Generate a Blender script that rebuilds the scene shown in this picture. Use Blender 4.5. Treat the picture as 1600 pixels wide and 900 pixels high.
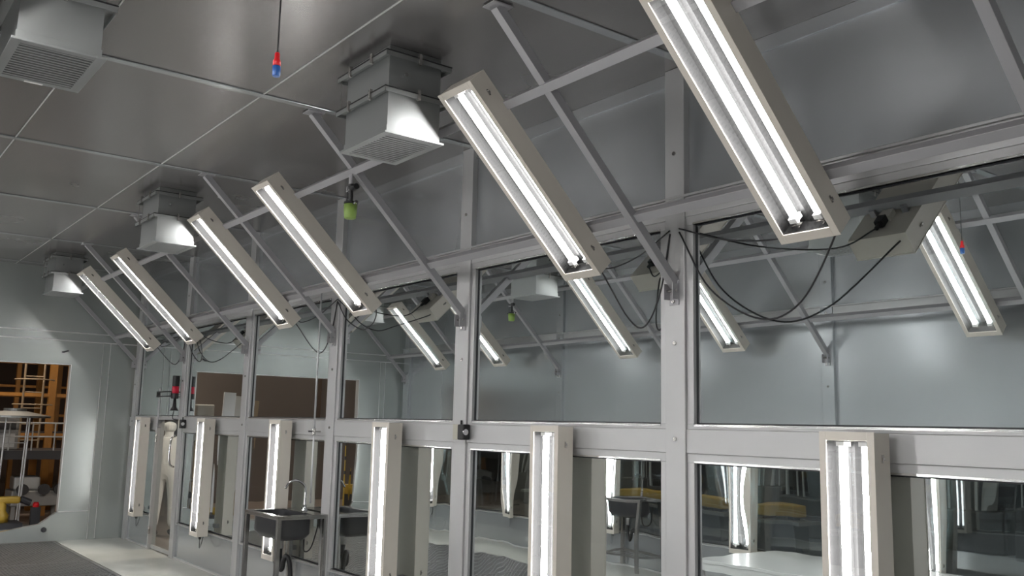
import bpy, bmesh, math, random
from mathutils import Vector, Matrix, noise
random.seed(7)
for o in list(bpy.data.objects): bpy.data.objects.remove(o)
SC = bpy.context.scene
COL = SC.collection
# ------------------------------------------------------------------ camera, world, exposure
F_PX, YAW, PITCH, ROLL, CAM_Y, CAM_Z = 1440.266, 0.9211, 0.1486, 0.0226, -3.8974, 1.7213
cam = bpy.data.cameras.new('camera'); cam_ob = bpy.data.objects.new('camera', cam); COL.objects.link(cam_ob)
cam.sensor_width = 36.0; cam.sensor_fit = 'HORIZONTAL'; cam.lens = F_PX / 1600 * 36.0
cam.clip_start = 0.02; cam.clip_end = 200
cy, sy, cp, sp = math.cos(YAW), math.sin(YAW), math.cos(PITCH), math.sin(PITCH)
Fv = Vector((-sy*cp, cy*cp, sp)); Rv = Vector((cy, sy, 0)); Uv = Rv.cross(Fv)
c_, s_ = math.cos(ROLL), math.sin(ROLL)
R2 = c_*Rv + s_*Uv; U2 = -s_*Rv + c_*Uv
M = Matrix((R2, U2, -Fv)).transposed().to_4x4(); M.translation = Vector((0, CAM_Y, CAM_Z))
cam_ob.matrix_world = M
SC.camera = cam_ob
w = bpy.data.worlds.new('world'); SC.world = w; w.use_nodes = True
w.node_tree.nodes['Background'].inputs[0].default_value = (.55, .6, .7, 1)
w.node_tree.nodes['Background'].inputs[1].default_value = 0.02
SC.view_settings.view_transform = 'Standard'; SC.view_settings.look = 'None'
SC.view_settings.exposure = 0.27; SC.view_settings.gamma = 1.0; SC.view_settings.use_curve_mapping = False
SC.cycles.use_denoising = True
SC.cycles.max_bounces = 10; SC.cycles.glossy_bounces = 8; SC.cycles.transparent_max_bounces = 16
SC.cycles.diffuse_bounces = 4
SC.cycles.caustics_reflective = True; SC.cycles.blur_glossy = 0.5
SC.cycles.sample_clamp_indirect = 6.0
TUBE_POWER = 66.0
HALL_FILL_POWER = 260.0

# ------------------------------------------------------------------ measured layout
ZC = 3.816                      # ceiling
W = 4.6                         # room width: glass wall at y=0, opposite wall at y=-4.6
XE = -14.31                     # end wall
XN = 2.6                        # near wall, behind the camera
PX0, PB = -3.549, 2.114         # posts of the glass wall
QX0, QB = -3.49, 2.165          # posts of the opposite wall
ZF = 2.475                      # foot height of the diagonal braces
Z_SILL, Z_TR, Z_GT, Z_LB = 1.745, 1.595, 2.845, 0.46

# ------------------------------------------------------------------ materials
MATS = {}
def mat(name, base, rough=.5, metal=0., spec=None, noise_amt=0, noise_scale=8, bump=0, bump_scale=60, aniso=0, stretch=None, emit=None):
    m = bpy.data.materials.new(name); m.use_nodes = True; nt = m.node_tree; b = nt.nodes['Principled BSDF']
    b.inputs['Base Color'].default_value = (*base, 1); b.inputs['Roughness'].default_value = rough
    b.inputs['Metallic'].default_value = metal
    if spec is not None: b.inputs['Specular IOR Level'].default_value = spec
    if emit:
        b.inputs['Emission Color'].default_value = (*emit[0], 1); b.inputs['Emission Strength'].default_value = emit[1]
    tc = nt.nodes.new('ShaderNodeTexCoord'); mp = nt.nodes.new('ShaderNodeMapping')
    nt.links.new(tc.outputs['Object'], mp.inputs[0])
    if stretch: mp.inputs['Scale'].default_value = stretch
    if noise_amt:
        n = nt.nodes.new('ShaderNodeTexNoise'); n.inputs['Scale'].default_value = noise_scale; n.inputs['Detail'].default_value = 4
        nt.links.new(mp.outputs[0], n.inputs[0])
        mx = nt.nodes.new('ShaderNodeMix'); mx.data_type = 'RGBA'
        mx.inputs[6].default_value = (*[c*(1-noise_amt) for c in base], 1); mx.inputs[7].default_value = (*[min(1, c*(1+noise_amt)) for c in base], 1)
        nt.links.new(n.outputs[0], mx.inputs[0]); nt.links.new(mx.outputs[2], b.inputs['Base Color'])
        mr = nt.nodes.new('ShaderNodeMapRange'); mr.inputs[3].default_value = max(0, rough*.85); mr.inputs[4].default_value = min(1, rough*1.15)
        nt.links.new(n.outputs[0], mr.inputs[0]); nt.links.new(mr.outputs[0], b.inputs['Roughness'])
    if bump:
        n2 = nt.nodes.new('ShaderNodeTexNoise'); n2.inputs['Scale'].default_value = bump_scale; n2.inputs['Detail'].default_value = 3
        nt.links.new(mp.outputs[0], n2.inputs[0])
        bp = nt.nodes.new('ShaderNodeBump'); bp.inputs['Strength'].default_value = 1; bp.inputs['Distance'].default_value = bump
        nt.links.new(n2.outputs[0], bp.inputs['Height']); nt.links.new(bp.outputs[0], b.inputs['Normal'])
    MATS[name] = m; return m
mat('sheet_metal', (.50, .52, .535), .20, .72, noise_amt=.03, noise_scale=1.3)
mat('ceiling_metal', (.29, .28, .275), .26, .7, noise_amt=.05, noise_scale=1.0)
mat('end_metal', (.46, .49, .475), .25, .6, noise_amt=.03, noise_scale=1.3)
mat('frame_metal', (.45, .45, .45), .38, .4, noise_amt=.05, noise_scale=5)
mat('gasket', (.02, .022, .025), .5)
mat('brace_metal', (.36, .355, .365), .45, .35, noise_amt=.06, noise_scale=6)
mat('galvanized', (.31, .32, .315), .42, .7, noise_amt=.06, noise_scale=6)
mat('slot_shade', (.04, .04, .04), .6)  # dark colour painted in for the shade behind the outlet slats
mat('housing', (.56, .52, .46), .45, .05, noise_amt=.03)
mat('reflector', (.012, .012, .012), .5, .0, spec=.08)
mat('socket', (.75, .75, .74), .4)
mat('clip_metal', (.5, .48, .46), .25, .9)
mat('rubber', (.012, .012, .013), .5)
mat('cable', (.018, .018, .02), .45)
mat('chrome', (.75, .75, .76), .12, 1.)
mat('steel', (.42, .41, .40), .22, .95, noise_amt=.08, noise_scale=12)
mat('basin_steel', (.07, .07, .075), .35, .6)
mat('lime', (.24, .36, .08), .35)
mat('red', (.55, .01, .015), .35)
mat('red_glow', (.3, .01, .03), .3, emit=((1, .02, .06), .08))
mat('blue', (.02, .09, .30), .35)
mat('floor_paint', (.42, .42, .385), .2, 0, noise_amt=.06, noise_scale=3)
mat('grate', (.17, .17, .17), .45, .7, noise_amt=.15, noise_scale=20)
mat('pit', (.03, .03, .032), .8)
mat('trim_light', (.55, .55, .54), .4, .4)
mat('bench_white', (.62, .63, .61), .22)
mat('orange', (.42, .19, .04), .5, noise_amt=.2)
mat('yellow', (.45, .29, .04), .45, noise_amt=.15)
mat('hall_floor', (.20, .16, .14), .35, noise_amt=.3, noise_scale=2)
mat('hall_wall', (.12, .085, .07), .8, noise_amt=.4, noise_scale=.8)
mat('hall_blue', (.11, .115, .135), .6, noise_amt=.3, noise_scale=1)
mat('machine_grey', (.30, .30, .30), .4, .3, noise_amt=.2)
mat('machine_dark', (.04, .04, .045), .5)
mat('pipe_pale', (.6, .61, .62), .4, .4)
mat('plastic_sheet', (.55, .53, .50), .3)
mat('partition_brown', (.16, .135, .125), .6, noise_amt=.2, noise_scale=1)
mat('bright_wrap', (.85, .85, .87), .3)
mat('cardboard', (.35, .26, .17), .7, noise_amt=.1)
mat('coverall', (.72, .73, .74), .7, noise_amt=.06)
mat('skin', (.5, .32, .24), .5)
mat('label_white', (.7, .68, .66), .5)
mat('beige_box', (.42, .40, .33), .5)
# tubes
m = bpy.data.materials.new('tube_light'); m.use_nodes = True; nt = m.node_tree; nt.nodes.clear()
e = nt.nodes.new('ShaderNodeEmission'); e.inputs[0].default_value = (1, .988, .98, 1); e.inputs[1].default_value = TUBE_POWER
o_ = nt.nodes.new('ShaderNodeOutputMaterial'); nt.links.new(e.outputs[0], o_.inputs[0]); MATS['tube_light'] = m
m = bpy.data.materials.new('hall_fill'); m.use_nodes = True; nt = m.node_tree; nt.nodes.clear()
e = nt.nodes.new('ShaderNodeEmission'); e.inputs[0].default_value = (1, .86, .7, 1); e.inputs[1].default_value = HALL_FILL_POWER  # warm emission of the lamps added to light the hall
o_ = nt.nodes.new('ShaderNodeOutputMaterial'); nt.links.new(e.outputs[0], o_.inputs[0]); MATS['hall_fill'] = m
def glass(name, refl, tint=(.93, .97, .97), trans=(.75, .82, .84), bump=0, scale=(1, 1, 1), rough=0.0):
    m = bpy.data.materials.new(name); m.use_nodes = True; nt = m.node_tree; nt.nodes.clear()
    g = nt.nodes.new('ShaderNodeBsdfGlossy'); g.inputs['Color'].default_value = (*tint, 1); g.inputs['Roughness'].default_value = rough
    t = nt.nodes.new('ShaderNodeBsdfTransparent'); t.inputs['Color'].default_value = (*trans, 1)
    mx = nt.nodes.new('ShaderNodeMixShader'); mx.inputs[0].default_value = refl
    nt.links.new(t.outputs[0], mx.inputs[1]); nt.links.new(g.outputs[0], mx.inputs[2])
    o = nt.nodes.new('ShaderNodeOutputMaterial'); nt.links.new(mx.outputs[0], o.inputs[0])
    if bump:
        tc = nt.nodes.new('ShaderNodeTexCoord'); mp = nt.nodes.new('ShaderNodeMapping'); mp.inputs['Scale'].default_value = scale
        n = nt.nodes.new('ShaderNodeTexNoise'); n.inputs['Scale'].default_value = 1.0; n.inputs['Detail'].default_value = 1
        b = nt.nodes.new('ShaderNodeBump'); b.inputs['Strength'].default_value = 1; b.inputs['Distance'].default_value = bump
        nt.links.new(tc.outputs['Object'], mp.inputs[0]); nt.links.new(mp.outputs[0], n.inputs[0])
        nt.links.new(n.outputs[0], b.inputs['Height']); nt.links.new(b.outputs[0], g.inputs['Normal'])
    MATS[name] = m
glass('pane_upper', .84, bump=.0003, scale=(1.2, 1, 1.0))
glass('pane_lower', .78, bump=.0020, scale=(3.6, 1, 1.0))
glass('pane_door', .10, trans=(.95, .97, .97))
glass('pane_clear', .13, trans=(.8, .85, .87))
mat('bead_metal', (.75, .75, .74), .22, .9)
glass('cover_glass', .07, tint=(1, 1, 1), trans=(.98, .98, .98), bump=.001, scale=(3, 3, 1.5))

# ------------------------------------------------------------------ mesh helpers
class MB:
    def __init__(self, tf=None): self.v = []; self.f = []; self.tf = tf
    def add(self, vs, fs):
        n = len(self.v); self.v += [tuple(self.tf(*p)) if self.tf else tuple(p) for p in vs]; self.f += [tuple(i+n for i in f) for f in fs]
        return self
    def box(self, a, b):
        x0, y0, z0 = [min(p, q) for p, q in zip(a, b)]; x1, y1, z1 = [max(p, q) for p, q in zip(a, b)]
        return self.add([(x0,y0,z0),(x1,y0,z0),(x1,y1,z0),(x0,y1,z0),(x0,y0,z1),(x1,y0,z1),(x1,y1,z1),(x0,y1,z1)],
                 [(0,3,2,1),(4,5,6,7),(0,1,5,4),(1,2,6,5),(2,3,7,6),(3,0,4,7)])
    def bar(self, a, b, w, h, up=(0,0,1)):
        a = Vector(a); b = Vector(b); t = (b-a).normalized(); u = Vector(up)
        if abs(t.dot(u)) > .98: u = Vector((1,0,0))
        s = t.cross(u).normalized(); n = s.cross(t)
        vs = [p + s*i*w/2 + n*j*h/2 for p in (a, b) for i, j in ((-1,-1),(1,-1),(1,1),(-1,1))]
        return self.add([tuple(q) for q in vs], [(0,1,2,3),(7,6,5,4),(0,4,5,1),(1,5,6,2),(2,6,7,3),(3,7,4,0)])
    def tube(self, pts, r, n=10, smooth=0):
        pts = [Vector(p) for p in pts]
        if smooth:
            q = []
            P = [pts[0]*2-pts[1]] + pts + [pts[-1]*2-pts[-2]]
            for i in range(1, len(P)-2):
                for k in range(smooth):
                    t = k/smooth; a, b, c, d = P[i-1], P[i], P[i+1], P[i+2]
                    q.append(.5*((2*b)+(c-a)*t+(2*a-5*b+4*c-d)*t*t+(3*b-a-3*c+d)*t**3))
            q.append(pts[-1]); pts = q
        rs = r if isinstance(r, (list, tuple)) else [r]*len(pts)
        ref = None; vs = []
        for i, p in enumerate(pts):
            t = (pts[min(i+1, len(pts)-1)] - pts[max(i-1, 0)]).normalized()
            if ref is None: ref = Vector((0,0,1)) if abs(t.z) < .9 else Vector((1,0,0))
            s = t.cross(ref); 
            if s.length < 1e-5: s = t.cross(Vector((0,1,0)))
            s.normalize(); u = s.cross(t); ref = u
            for k in range(n):
                a = 2*math.pi*k/n; vs.append(tuple(p + (s*math.cos(a)+u*math.sin(a))*rs[i]))
        fs = [(i*n+k, i*n+(k+1)%n, (i+1)*n+(k+1)%n, (i+1)*n+k) for i in range(len(pts)-1) for k in range(n)]
        fs += [tuple(range(n-1, -1, -1)), tuple((len(pts)-1)*n+k for k in range(n))]
        return self.add(vs, fs)
    def lathe(self, prof, c=(0,0,0), n=20, sx=1, sy=1):
        vs = []
        for r, z in prof:
            for k in range(n):
                a = 2*math.pi*k/n; vs.append((c[0]+r*sx*math.cos(a), c[1]+r*sy*math.sin(a), c[2]+z))
        m_ = len(prof)
        fs = [(i*n+k, i*n+(k+1)%n, (i+1)*n+(k+1)%n, (i+1)*n+k) for i in range(m_-1) for k in range(n)]
        fs += [tuple(range(n-1, -1, -1)), tuple((m_-1)*n+k for k in range(n))]
        return self.add(vs, fs)
    def prism(self, poly, axis, a, b):
        # poly: 2D points in the two other axes, extruded from a to b along axis
        def pt(u, v, t): return {'x': (t, u, v), 'y': (u, t, v), 'z': (u, v, t)}[axis]
        n = len(poly); vs = [pt(u, v, a) for u, v in poly] + [pt(u, v, b) for u, v in poly]
        return self.add(vs, [tuple(range(n)), tuple(range(2*n-1, n-1, -1))] + [(i, (i+1) % n, n+(i+1) % n, n+i) for i in range(n)])
    def build(self, name, material, parent=None, loc=None, bevel=0, smooth=False, kind=None):
        me = bpy.data.meshes.new(name)
        L = Vector(loc) if loc is not None else (parent['_loc'] if parent is not None and '_loc' in parent else None)
        off = Vector(L) if L is not None else Vector((0,0,0))
        me.from_pydata([tuple(Vector(p)-off) for p in self.v], [], self.f)
        bm = bmesh.new(); bm.from_mesh(me); bmesh.ops.recalc_face_normals(bm, faces=bm.faces); bm.to_mesh(me); bm.free()
        if smooth:
            for p in me.polygons: p.use_smooth = len(p.vertices) == 4
        me.materials.append(MATS[material])
        o = bpy.data.objects.new(name, me); COL.objects.link(o)
        if parent is not None:
            o.parent = parent
        elif loc is not None: o.location = off
        if bevel:
            b = o.modifiers.new('bevel', 'BEVEL'); b.width = bevel; b.segments = 2; b.limit_method = 'ANGLE'
        if kind: o['kind'] = kind
        return o
ROOTS = []
def thing(name, label, cat, loc, group=None):
    o = bpy.data.objects.new(name, None); COL.objects.link(o); o.location = loc; o.empty_display_size = .1
    o['label'] = label; o['category'] = cat; o['_loc'] = tuple(loc); ROOTS.append(o)
    if group: o['group'] = group
    return o
def off(o, loc):   # parts of sub-parts are built in the thing's frame
    o['_loc'] = tuple(loc); ROOTS.append(o); return o
def tag(o, label, cat, group=None, kind=None):
    o['label'] = label; o['category'] = cat
    if group: o['group'] = group
    if kind: o['kind'] = kind
    return o
def near(x, d, z): return (x, -d, z)           # the glass wall in front of the camera
def far(x, d, z): return (x, -W + d, z)        # the opposite wall, behind the camera
def pk(side, k): return PX0 - k*PB if side is near else QX0 - k*QB

# ------------------------------------------------------------------ floor, pit, ceiling, end and near walls
GY0, GY1 = -3.7, -0.9
MB().box((XE-.1, GY1, -.12), (XN, .06, 0)).box((XE-.1, -W-.06, -.12), (XN, GY0, 0)).build('floor', 'floor_paint', kind='structure')
MB().box((XE-.1, GY0, -.62), (XN, GY1, -.6)).box((XE-.1, GY0-.02, -.6), (XN, GY0, -.12)).box((XE-.1, GY1, -.6), (XN, GY1+.02, -.12)).build('floor', 'pit', kind='structure')
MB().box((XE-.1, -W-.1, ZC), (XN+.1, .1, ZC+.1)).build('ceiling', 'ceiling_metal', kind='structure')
i = 1
for x in (-14.03, -11.98, -9.83, -7.735, -5.584, -3.43, -1.28, .87):
    MB().box((x-.032, -W, ZC-.008), (x+.032, 0, ZC-.0005)).build('trim_%d' % i, 'sheet_metal', kind='structure', bevel=.004); i += 1
for y in (-1.734, -2.822):
    MB().box((XE, y-.004, ZC-.005), (XN, y+.004, ZC-.0005)).build('trim_%d' % i, 'trim_light', kind='structure'); i += 1
# end wall with its low-silled opening
poly = [(-W-.1, 0), (.1, 0), (.1, ZC), (-W-.1, ZC)]
op = [(-.9, 2.445), (-.9, .395), (-1.12, .23), (-1.6, .15), (-3.0, .15), (-3.48, .23), (-3.7, .395), (-3.7, 2.445)]
MB().prism([(-W-.1, -.12), (.1, -.12), (.1, ZC), (-.9, ZC)] + op[:4] + [(-1.6, -.12)][:0] + op[4:] + [(-3.7, ZC), (-W-.1, ZC)], 'x', XE-.1, XE).build('wall_end', 'end_metal', kind='structure') if False else None
mb = MB()
mb.box((XE-.1, -.9, 0), (XE, .06, ZC)).box((XE-.1, -W-.06, 0), (XE, -3.7, ZC)).box((XE-.1, -3.7, 2.445), (XE, -.9, ZC))
mb.prism([(-.9, 0), (-.9, .395), (-1.12, .235), (-1.6, .15), (-3.0, .15), (-3.48, .235), (-3.7, .395), (-3.7, 0)], 'x', XE-.1, XE)
mb.build('wall_end', 'end_metal', kind='structure')
MB().box((XN, -W-.1, -.1), (XN+.1, .1, ZC)).build('wall_near', 'sheet_metal', kind='structure')
for (z) in (2.785, 2.905):
    MB().box((XE, -W, z-.008), (XE+.006, 0, z+.008)).build('trim_%d' % i, 'trim_light', kind='structure'); i += 1
for y in (-.39, -.49, -W+.39, -W+.49):
    MB().box((XE, y-.005, 0.01), (XE+.006, y+.005, 2.777)).build('trim_%d' % i, 'trim_light', kind='structure'); i += 1
for y0, y1 in ((-.9, -.5), (-W+.5, -3.7)):
    MB().box((XE, y0, .389), (XE+.006, y1, .4)).build('trim_%d' % i, 'trim_light', kind='structure'); i += 1
MB().box((XE-.104, -.905, .395), (XE+.004, -.895, 2.445)).box((XE-.104, -3.705, .395), (XE+.004, -3.695, 2.445)).box((XE-.104, -3.705, 2.44), (XE+.004, -.895, 2.45)).build('trim_%d' % i, 'trim_light', kind='structure'); i += 1

# floor grates
def grate_mesh():
    mb = MB(); lx, ly = 2.08, 1.37
    for a, b in (((0,0),(lx,.03)), ((0,ly-.03),(lx,ly)), ((0,0),(.03,ly)), ((lx-.03,0),(lx,ly)), ((lx/2-.015,0),(lx/2+.015,ly))):
        mb.box((a[0], a[1], -.04), (b[0], b[1], 0))
    s = .075; L = lx+ly
    for k in range(int(L/s)+1):
        for sg in (1, -1):
            c = k*s - (ly if sg > 0 else 0)
            # line y = sg*(x-c) clipped to the panel
            xs = sorted([c, c+sg*ly]); xa, xb = max(xs[0], 0), min(xs[1], lx)
            if xb - xa < .03: continue
            mb.bar((xa, sg*(xa-c), -.014), (xb, sg*(xb-c), -.014), .016, .022)
    return mb
g0 = None
rowname = {0: 'glass-wall row', 1: 'opposite row'}
ordn = ['first', 'second', 'third', 'fourth', 'fifth', 'sixth', 'seventh', 'eighth']
for r in range(2):
    for k in range(8):
        x = XE + .03 + k*2.1; y = GY1-.015-1.37-r*1.4
        if g0 is None: o = g0 = grate_mesh().build('floor_grate', 'grate', loc=(0,0,0))
        else: o = g0.copy(); COL.objects.link(o)
        o.location = (x, y, 0.0)
        tag(o, 'dark diamond-mesh steel floor grate, %s, %s from the end opening' % (rowname[r], ordn[k]), 'floor grate', 'steel mesh grates over the floor trench')

# ------------------------------------------------------------------ the two long walls
def long_wall(side, sname):
    S = side; PT = lambda: MB(lambda x, d, z: S(x, d, z))
    ks = list(range(-2, 6))
    # upper sheet and low panels
    mb = PT(); mb.box((XE, -.05, 2.93), (XN, 0, ZC)); mb.box((XE, -.05, 0), (XN, 0.012, Z_LB-.05) )
    if side is near:   # leave the doorway
        mb = PT(); mb.box((XE, -.05, 2.93), (XN, 0, ZC)); mb.box((XE, -.05, 0), (-12.98, .012, Z_LB-.05)); mb.box((-12.07, -.05, 0), (XN, .012, Z_LB-.05))
    if side is far: mb.box((XE, -.05, Z_SILL-.02), (XN, 0.004, 2.93))
    mb.build('wall_' + sname, 'sheet_metal', kind='structure')
    global i
    # header with its two steps, transom
    def strips(xa, xb, zlist):
        m_ = PT()
        for z0, z1, d in zlist: m_.box((xa, -.03, z0), (xb, d, z1))
        return m_
    mb = strips(XE, XN, [(2.915, 3.03, .035), (3.03, 3.045, .05)])
    mb.build('trim_%d' % i, 'frame_metal', kind='structure', bevel=.003); i += 1
    if side is near:
        mb = strips(XE, -12.98, [(Z_TR, Z_SILL-.02, .035)]); mb.v += []; 
        mb.box((-12.07, -.03, Z_TR), (XN, .035, Z_SILL-.02))
    else: mb = strips(XE, XN, [(Z_TR, Z_SILL-.02, .035)])
    mb.build('trim_%d' % i, 'frame_metal', kind='structure', bevel=.003); i += 1
    for k in ks:
        x = pk(side, k)
        if k == 5: x = XE + .16
        if x > XN: continue
        mb = PT(); mb.box((x-.073, -.04, 0), (x+.073, .045, ZC))
        p = mb.build('trim_%d' % i, 'frame_metal' if side is near else 'sheet_metal', kind='structure', bevel=.004); i += 1
        for z in (1.67, 2.2, 2.97, 3.3):
            mb = PT(); mb.tube([(x, .04, z), (x, .052, z)], .012, 10); mb.build('bolt_head', 'clip_metal', p)
    # windows
    edges = [pk(side, k) for k in ks]; edges[-1] = XE+.16
    n = 0
    for a, b in zip(edges[1:], edges[:-1]):
        if a > XN: continue
        x0, x1 = a+.073, min(b-.073, XN)
        n += 1
        spans = [(x0, x1)]
        if side is near and a < -13: spans_low = [(x0, -13.0)]
        else: spans_low = [(x0, x1)]
        num = n if side is near else n+20
        for (xa, xb), z0, z1, pane in [(s, Z_SILL-.02, 2.915, 'pane_upper') for s in spans if side is near] + [(s, Z_LB-.05, Z_TR, 'pane_lower') for s in spans_low]:
            fr = PT(); fw = .05
            d = .03
            fr.box((xa, -.03, z0), (xb, d, z0+fw*.55)); fr.box((xa, -.03, z1-fw), (xb, d, z1))
            fr.box((xa, -.03, z0+fw*.55), (xa+fw, d, z1-fw)); fr.box((xb-fw, -.03, z0+fw*.55), (xb, d, z1-fw))
            f = fr.build('window_%d' % num, 'frame_metal', kind='structure', bevel=.003)
            gk = PT(); e_ = .008; u0, u1, v0, v1 = xa+fw, xb-fw, z0+fw*.55, z1-fw
            gk.box((u0, -.01, v0), (u1, .006, v0+e_)); gk.box((u0, -.01, v1-e_), (u1, .006, v1)); gk.box((u0, -.01, v0), (u0+e_, .006, v1)); gk.box((u1-e_, -.01, v0), (u1, .006, v1))
            gk.build('gasket', 'gasket', f)
            pn = PT(); pn.box((u0+e_*.5, -.006, v0+e_*.5), (u1-e_*.5, 0.0, v1-e_*.5))
            pn.build('pane', pane if side is near else 'pane_clear', f)
            bd = PT(); bd.box((u0, .0065, v0-.012), (u1, .034, v0)); bd.build('glazing_bead', 'bead_metal', f)
            bd = PT(); bd.box((u0, .0065, v1), (u1, .034, v1+.010)); bd.build('glazing_bead', 'bead_metal', f)
            num += 10
    mb = PT(); mb.box((XE, 0, ZC-.085), (XN, .012, ZC-.001)); mb.box((XE, .012, ZC-.085), (XN, .02, ZC-.08)); mb.build('trim_%d' % i, 'sheet_metal', kind='structure'); i += 1
    # baseboard
    mb = PT()
    if side is near: mb.box((XE+.23, .012, 0), (-12.98, .03, .018)); mb.box((-12.07, .012, 0), (XN, .03, .018))
    else: mb.box((XE+.23, .012, 0), (XN, .03, .018))
    mb.build('baseboard_' + sname, 'trim_light', kind='structure')
long_wall(near, 'right')
long_wall(far, 'left')

# glass door by the end of the glass wall
D = MB()
dx0, dx1 = -12.98, -12.07
dr = MB().box((dx0, -.05, 0), (dx0+.045, .05, Z_SILL-.02)).box((dx1-.02, -.04, 0), (dx1, .05, Z_SILL-.02)).box((dx0, -.04, 1.70), (dx1, .05, Z_SILL-.02)).build('door_1', 'frame_metal', kind='structure', bevel=.003)
MB().box((dx0+.05, -.004, .03), (dx1-.025, .004, 1.69)).build('pane', 'pane_door', dr)
MB().box((dx0+.05, -.015, .012), (dx1-.025, .015, .055)).build('bottom_rail', 'frame_metal', dr)
MB().tube([(-12.24, -.004, 1.10), (-12.24, -.06, 1.14), (-12.24, -.075, 1.3), (-12.24, -.06, 1.46), (-12.24, -.004, 1.5)], .012, 10, 6).build('door_handle', 'chrome', dr, smooth=True)
for z in (.25, 1.45): MB().tube([(dx0+.06, -.055, z-.05), (dx0+.06, -.055, z+.05)], .014, 8).build('hinge', 'clip_metal', dr)

# ------------------------------------------------------------------ diagonal braces and rails
TX, TZ = .7148, .6993           # direction of the slope in (d, z), going up into the room
def slope(s, h=0):              # s metres up from the foot, h out of the slope towards the room
    return (s*TX + h*TZ, ZF + s*TZ - h*TX)
LB = (ZC-ZF)/TZ
places = ['nearest the camera', 'second from the camera', 'third from the camera', 'fourth from the camera', 'fifth from the camera', 'sixth from the camera', 'in the corner by the end wall']
def braces(side, where):
    for n, k in enumerate(range(-1, 6)):
        x = pk(side, k)
        if k == 5: x = XE + .12
        base = side(x, .045, ZF)
        lab = {near: 'grey square-tube diagonal brace from glass-wall post to ceiling, %s', far: 'opposite-wall diagonal brace mirrored in the glass, %s'}[side] % places[n]
        t = thing('diagonal_brace', lab, 'brace', base, 'diagonal braces of the ' + where)
        PT = lambda: MB(lambda a, d, z: side(a, d, z))
        d0, z0 = slope(.04, -.025); d1, z1 = slope(LB-.02, -.025)
        mb = PT(); mb.bar((x, d0+.02, z0), (x, d1, ZC-.012), .05, .05, up=(0, -.7, .7)); mb.build('brace_tube', 'brace_metal', t, bevel=.002)
        mb = PT(); mb.box((x-.035, .045, ZF-.06), (x+.035, .053, ZF+.08)); mb.box((x-.035, .053, ZF-.03), (x-.029, .10, ZF+.06)); mb.box((x+.029, .053, ZF-.03), (x+.035, .10, ZF+.06))
        mb.build('foot_plate', 'brace_metal', t, bevel=.001)
        mb = PT(); mb.tube([(x-.04, .075, ZF+.02), (x+.04, .075, ZF+.02)], .008, 8); mb.build('bolt', 'clip_metal', t); mb = PT(); mb.tube([(x, .05, ZF-.04), (x, .062, ZF-.04)], .01, 8); mb.build('bolt', 'clip_metal', t)
        mb = PT(); mb.box((x-.05, d1-.07, ZC-.014), (x+.05, d1+.05, ZC-.008)); mb.build('ceiling_plate', 'brace_metal', t)
    for nm, (s, h), z in (('upper', (1.41, 0), 0), ('lower', (.52, 0), 0)):
        d, z = {'upper': (1.01, 3.462), 'lower': (.364, 2.875)}[nm]
        mb = MB(lambda a, dd, zz: side(a, dd, zz))
        mb.bar((XE+.005, d, z), (XN-.05, d, z), .05, .05, up=(0, -.7, .7))
        o = mb.build('support_rail', 'brace_metal', loc=side(XE, d, z), bevel=.002)
        tag(o, {near: 'long grey %s rail tying the diagonal braces above the glass wall', far: 'long %s rail along the braces of the opposite wall, mirrored in the glass'}[side] % nm, 'rail', 'support rails')
        # small angle cleats where rail meets braces
braces(near, 'glass wall'); braces(far, 'opposite wall')

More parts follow.
